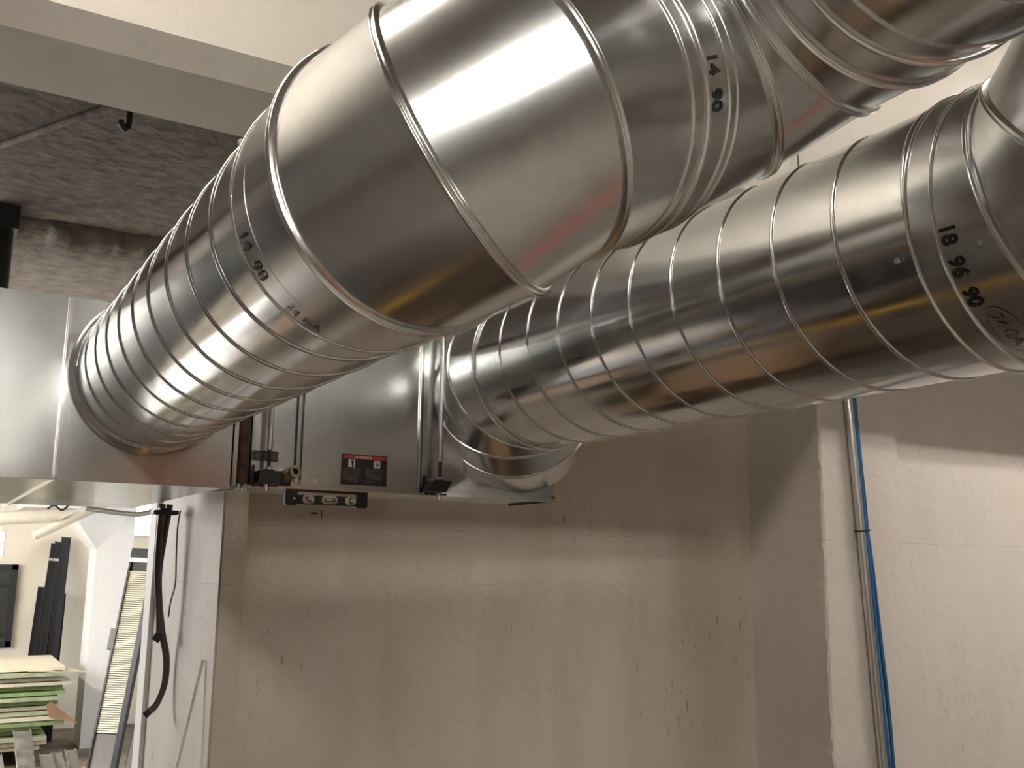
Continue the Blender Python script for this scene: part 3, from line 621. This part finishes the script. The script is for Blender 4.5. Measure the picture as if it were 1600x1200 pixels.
# leaning long light fixture
P0, P1 = V((1.42, 8.6, 0.06)), V((1.70, 8.95, 1.80))
t = thing('leaning_fixture', 'long light fixture with a black frame and cream louvre leaning on the pier', 'light fixture', P0)
d_ = (P1-P0).normalized(); side = V((.86, -.50, -.0)); side = (side-d_*side.dot(d_)).normalized(); nn = side.cross(d_)
def lp(s, w, n=0): return P0+d_*s+side*w+nn*n
Lf = (P1-P0).length
def plate(name, s0, s1, w0, w1, n0, n1, mat, par): bm = bmesh.new(); loft(bm, [[lp(s, w, n) for w, n in ((w0, n0), (w1, n0), (w1, n1), (w0, n1))] for s in (s0, s1)], cap=True); return obj(name, bm, mat, par)
sg = 1 if nn.y < 0 else -1
plate('housing', 0, Lf, -.085, .085, -.05*sg, -.005*sg, 'blackm', t)
plate('side_rail', 0, Lf, .085, .125, -.05*sg, .02*sg, 'blackm', t); plate('side_rail', 0, Lf, -.10, -.085, -.05*sg, .02*sg, 'blackm', t)
plate('end_plate', 0, .30, -.085, .085, -.005*sg, .005*sg, 'dim', t); plate('end_plate', Lf-.09, Lf, -.085, .085, -.005*sg, .018*sg, 'blackm', t)
plate('end_strip', Lf-.12, Lf-.085, -.10, .05, -.005*sg, .022*sg, 'fixt', t)
bm = bmesh.new(); s = .31
while s < Lf-.2:
    loft(bm, [[lp(s, w, n) for w, n in ((-.085, -.003*sg), (.085, -.003*sg), (.085, .012*sg), (-.085, .012*sg))], [lp(s+.013, w, n) for w, n in ((-.085, -.003*sg), (.085, -.003*sg), (.085, .006*sg), (-.085, .006*sg))]], cap=True); s += .0175
obj('louvre', bm, 'louv', t)
plate('ballast_box', .95, 1.12, -.135, -.10, -.03*sg, .02*sg, 'black', t)
bm = bmesh.new(); obox(bm, (1.57, 8.35, .0), (1.86, 8.8, 1.33), .05, .03, (0, 1, 0)); tag(obj('metal_strut', bm, 'sheet'), 'plain grey metal strut leaning behind the louvred fixture', 'strut')
bm = bmesh.new(); obox(bm, (1.86, 9.05, .0), (1.90, 9.1, 1.50), .16, .03, (0, 1, 0)); tag(obj('grey_panel', bm, 'sheet'), 'narrow grey panel standing in the corner behind the leaning fixture', 'panel')
# dark bundle of steel sections leaning on the far wall by the column
for i, (xb, xt, zt, w_, lab) in enumerate(((1.12, 1.20, 1.42, .05, 'shortest black steel section, leftmost in the leaning bundle'), (1.17, 1.285, 1.86, .05, 'tall black section with a pale band, second in the leaning bundle'), (1.23, 1.32, 1.88, .05, 'black section in the middle of the leaning bundle'), (1.30, 1.375, 1.93, .045, 'tallest black section, right edge of the leaning bundle'), (1.345, 1.385, 1.35, .035, 'short black section low at the right of the leaning bundle'))):
    bm = bmesh.new(); p, q = V((xb-.06, 9.75 if 0 else 10.72, 0)), V((xt, 11.42, zt)); dd = (q-p).normalized(); sd = V((1, 0, 0)); sd = (sd-dd*sd.dot(dd)).normalized(); nr = sd.cross(dd)
    for (w0, w1, n0, n1) in ((-w_, w_, 0, .004), (-w_, -w_+.004, 0, .03), (w_-.004, w_, 0, .03)):
        loft(bm, [[e+sd*w0+nr*n0, e+sd*w1+nr*n0, e+sd*w1+nr*n1, e+sd*w0+nr*n1] for e in (p, q)], cap=True)
    tt = thing('steel_channel', lab, 'steel channel', p, 'black steel channels leaning in the far room'); obj('channel', bm, 'blackm', tt)
    if i == 1: bm = bmesh.new(); e = p.lerp(q, .90); loft(bm, [[e+sd*-w_-nr*.003, e+sd*w_-nr*.003, e+sd*w_+nr*.033, e+sd*-w_+nr*.033], [e+dd*.03+sd*-w_-nr*.003, e+dd*.03+sd*w_-nr*.003, e+dd*.03+sd*w_+nr*.033, e+dd*.03-sd*w_+nr*.033]], cap=True); obj('pale_band', bm, 'sheet', tt)
# galvanised studs in the foreground of the far room
for i, (x0, x1, zt, y, lab) in enumerate(((.755, .87, .49, 8.15, 'tall pale stud bundle end, upright in front of the stack'), (.56, .70, .33, 8.2, 'pale stud end at the bottom left frame edge'), (.945, 1.03, .31, 8.2, 'short galvanised stud end, left of the small row of three'), (1.045, 1.10, .305, 8.25, 'narrow galvanised stud end, middle of the small row of three'), (1.115, 1.19, .325, 8.2, 'galvanised stud end, right of the small row of three'))):
    tt = thing('metal_stud', lab, 'metal stud', ((x0+x1)/2, y, 0), 'galvanised studs in the far room')
    bm = bmesh.new(); q = V((0, .5, zt)) if i else V((-.05, .35, zt))
    loft(bm, [[V((x0+.05, y-.6, 0)), V((x1+.05, y-.6, 0)), V((x1+.05, y-.58, 0)), V((x0+.05, y-.58, 0))], [V((x0, y, zt)), V((x1, y, zt)), V((x1, y+.02, zt)), V((x0, y+.02, zt))]], cap=True)
    loft(bm, [[V((x0+.05, y-.6, 0)), V((x0+.056, y-.6, 0)), V((x0+.056, y-.52, 0)), V((x0+.05, y-.52, 0))], [V((x0, y, zt)), V((x0+.006, y, zt)), V((x0+.006, y+.08, zt)), V((x0, y+.08, zt))]], cap=True)
    loft(bm, [[V((x1+.044, y-.6, 0)), V((x1+.05, y-.6, 0)), V((x1+.05, y-.52, 0)), V((x1+.044, y-.52, 0))], [V((x1-.006, y, zt)), V((x1, y, zt)), V((x1, y+.08, zt)), V((x1-.006, y+.08, zt))]], cap=True)
    obj('stud', bm, 'studm', tt)
    if i > 1: bm = bmesh.new(); xm = (x0+x1)/2; box(bm, (xm-.012, y-.07, zt-.062), (xm+.012, y-.055, zt-.054)); obj('knockout', bm, 'ink', tt)
bm = bmesh.new(); box(bm, (1.28, 8.5, 0), (1.62, 9.2, .03), .005); tag(obj('brown_board', bm, 'card'), 'brown board lying on the far floor below the fixture', 'board')
# pipes under the far ceiling
def pipe(name, pts, r, mat, lab, cat='pipe', n=14, g=None): bm = bmesh.new(); tube(bm, pts, r, n); return tag(obj(name, bm, mat, auto=50), lab, cat, g)
pipe('white_pipe', [(-.6, 9.0, 1.93), (1.03, 9.0, 2.06)], .055, 'pipe', 'thick white pipe under the far ceiling at the left edge')
pipe('sloping_pipe', [(.84, 9.0, 1.885), (1.60, 9.0, 2.30)], .035, 'pipe', 'white pipe sloping up to the right above the black bundle')
pipe('bent_conduit', smooth_path([(1.20, 8.9, 2.12), (1.5, 8.9, 2.09), (1.64, 8.9, 2.09), (1.74, 8.9, 2.13), (1.80, 8.9, 2.25)]), .022, 'studm', 'grey conduit bending upward in front of the bright windows')
bm = bmesh.new(); box(bm, (.8, 9.6, 2.15), (1.25, 10.3, 2.28)); tag(obj('ceiling_box', bm, 'fixt'), 'white box fixture tucked among the far ceiling pipes', 'box')
pipe('dangling_wire', smooth_path([(1.10, 8.8, 3.32), (1.10, 8.8, 2.6), (1.10, 8.8, 2.25), (1.02, 8.8, 2.10), (.95, 8.8, 2.13), (.90, 8.8, 2.10)]), .008, 'rubber', 'short black wire dangling among the far ceiling pipes', 'wire')
for z0, lab in ((1.83, 'upper small white sign box hanging at the left frame edge'), (1.72, 'lower small white sign box hanging at the left frame edge')):
    bm = bmesh.new(); box(bm, (.45, 9.0, z0), (.635, 9.04, z0+.085), .005); tag(obj('sign_box', bm, 'fixt', auto=40), lab, 'sign box', 'hanging sign boxes')
pipe('sign_wire', [(.60, 9.02, 1.91), (.60, 9.02, 3.3)], .004, 'fixt', 'white wire holding the small sign boxes', 'wire')

# ============================================================ LAMPS (fluorescent strips of the near room, added fill strip in the far room)
def strip(loc, rz, L, label, glow='tube', zc=4.2):
    f = thing('strip_light', label, 'ceiling light', loc, 'fluorescent strip lights'); x, y, z = loc; dx, dy = math.cos(rz), math.sin(rz)
    bm = bmesh.new(); obox(bm, (x-dx*L/2, y-dy*L/2, z+.06), (x+dx*L/2, y+dy*L/2, z+.06), .16, .06, (0, 0, 1), .008); obj('housing', bm, 'fixt', f)
    for s in (-1, 1):
        ox, oy = -dy*.05*s, dx*.05*s
        bm = bmesh.new(); cyl(bm, (x-dx*L/2+ox, y-dy*L/2+oy, z), (x+dx*L/2+ox, y+dy*L/2+oy, z), .016, 12); obj('tube', bm, glow, f, smooth=True)
    for s in (-1, 1):
        bm = bmesh.new(); cyl(bm, (x+dx*L*.4*s, y+dy*L*.4*s, z+.08), (x+dx*L*.4*s, y+dy*L*.4*s, zc), .004, 6); obj('hanger', bm, 'zinc', f)
strip((-.40, -1.75, 2.75), PI/2, 2.4, 'fluorescent strip behind the camera to the left of the ducts')
strip((1.6, -1.2, 3.3), PI/2, 1.2, 'short fluorescent strip high above the elbows behind the camera', 'tube2')
strip((3.3, 1.4, 4.02), 0, 2.4, 'fluorescent strip under the near ceiling parallel with the beam, above the conduit', 'tube3')
strip((-.9, 1.4, 4.0), 0, 2.4, 'fluorescent strip under the near ceiling parallel with the beam, above the left box', 'tube2')
strip((6.0, 1.4, 4.0), 0, 2.4, 'fluorescent strip far to the right under the near ceiling', 'tube4')
strip((3.0, -3.0, 2.8), PI/2, 2.4, 'fluorescent strip over the orange rack', 'tube2')
strip((-.75, 7.9, 2.35), PI/2, 2.4, 'added fill strip, unseen, over the low reflector pile in the far room', 'tube4', 3.3)  # unseen fill lamp, added to brighten the pile that duct A mirrors
t = thing('storage_rack', 'orange and dark storage rack behind the camera', 'rack', (2.2, -5.6, 0))
for x in (.8, 2.4, 4.0):
    for y in (-6.2, -5.2): bm = bmesh.new(); box(bm, (x-.04, y-.04, 0), (x+.04, y+.04, 2.6)); obj('upright', bm, 'blackm', t)
for z in (.9, 1.7, 2.5):
    for y in (-6.2, -5.2): bm = bmesh.new(); box(bm, (.8, y-.03, z-.06), (4.0, y+.03, z+.06)); obj('beam', bm, 'orange', t)
    bm = bmesh.new(); box(bm, (.8, -6.2, z+.06), (4.0, -5.2, z+.08)); obj('shelf', bm, 'card', t)
k = 0; random.seed(5)
for z in (0, .98, 1.78):
    for x in (1.0, 1.75, 2.6, 3.3):
        k += 1; h_ = random.uniform(.35, .6); bm = bmesh.new(); box(bm, (x, -6.0, z+.001), (x+random.uniform(.45, .62), -5.3, z+h_), .01)
        tag(obj('carton', bm, random.choice(['card', 'blackm', 'dim'])), 'closed carton on the orange rack behind the camera, out of the picture', 'carton', 'cartons on the rack behind the camera')
bm = bmesh.new(); cyl(bm, (2.98, -.7, .14), (2.62, 1.5, .14), .06, 20); t2 = thing('red_pipe', 'red pipe lying on low blocks on the floor right of the camera', 'pipe', (2.8, .4, .08)); obj('pipe', bm, 'redp', t2, auto=40)
for y in (-.3, 1.1): bm = bmesh.new(); box(bm, (2.62, y, 0), (2.98, y+.06, .08)); obj('stand', bm, 'blackm', t2)
for i in range(6):
    bm = bmesh.new(); box(bm, (-1.5+.02*i, 6.4, .001+i*.04), (.26-.015*i, 9.25, .038+i*.04)); tag(obj('reflector_board', bm, 'columnw'), 'added pale reflector board in the low pile, out of view on the far floor', 'board', 'added reflector boards in the low pile')  # unseen white pile, added as a reflector for duct A's lower streak
# near-room things mirrored in the ducts
for i, (x0, x1, y0, y1, h_, m_) in enumerate(((-1.1, -.35, 4.5, 6.1, .45, 'umber'), (-.3, .2, 4.4, 5.6, .34, 'card'), (.24, .76, 4.45, 5.9, .42, 'umber'), (-1.1, -.5, 3.95, 4.4, .5, 'card'), (-.45, .3, 3.45, 4.1, .38, 'umber'))):
    bm = bmesh.new(); n_p = 5
    for j in range(n_p): box(bm, (x0+(x1-x0)*j/n_p+.004, y0+.02*(j % 2), 0), (x0+(x1-x0)*(j+1)/n_p-.004, y1-.03*(j % 3), h_-.01*(j % 2)))
    tag(obj('timber_stack', bm, m_), 'stacked timber on the floor under the left box, below the picture', 'timber', 'timber stacks below the picture')
t = thing('work_platform', 'low work platform with yellow rails standing below the ducts', 'platform', (.75, 2.2, 0))
bm = bmesh.new(); box(bm, (-.35, 1.35, .66), (1.85, 3.15, .72), .01); obj('deck', bm, 'umber', t)
for x in (-.33, .70, 1.75):
    for y in (1.4, 3.05): bm = bmesh.new(); box(bm, (x, y, 0), (x+.07, y+.07, .66)); obj('leg', bm, 'blackm', t)
for y in (1.38, 3.1): bm = bmesh.new(); box(bm, (-.35, y, .30), (1.85, y+.03, .45)); obj('apron', bm, 'umber', t)
for x in (.56,):
    bm = bmesh.new(); cyl(bm, (x, 1.5, .98), (x, 3.05, .98), .024, 12); obj('rail', bm, 'yellow', t, auto=40)
    for y in (1.55, 2.3, 3.0): bm = bmesh.new(); cyl(bm, (x, y, .70), (x, y, .98), .02, 12); obj('post', bm, 'yellow', t, auto=40)
for i, (x, y, w_, d2, h_, m_) in enumerate(((-.3, 2.2, .55, .7, .24, 'umber'), (.75, 2.35, .7, .6, .22, 'card'), (.8, 1.5, .5, .6, .16, 'umber'), (-.28, 1.45, .5, .5, .18, 'blackm'), (1.5, 2.0, .33, .6, .2, 'umber'))):
    bm = bmesh.new(); box(bm, (x, y, .721), (x+w_, y+d2, .72+h_), .008); tag(obj('carton', bm, m_), 'closed carton on the work platform below the ducts, under the picture', 'carton', 'cartons on the platform')
for i, (x, w_, h_, m_) in enumerate(((.98, .42, .90, 'umber'), (1.42, .38, .86, 'card'), (1.82, .30, .90, 'umber'))):
    bm = bmesh.new(); box(bm, (x, 3.17, .0), (x+w_, 3.39, h_), .008); tag(obj('tall_carton', bm, m_), 'tall closed carton standing against the alcove wall below the picture', 'carton', 'tall cartons against the wall')
bm = bmesh.new(); box(bm, (-2.1, 3.4, 0), (-.95, 3.95, 1.85), .02); t = thing('tool_cabinet', 'black steel cabinet standing left of the picture', 'cabinet', (-1.5, 3.7, 0)); obj('body', bm, 'blackm', t)
for x in (-2.05, -1.5): bm = bmesh.new(); box(bm, (x, 3.385, .1), (x+.5, 3.4, 1.8)); obj('door', bm, 'blackm', t)
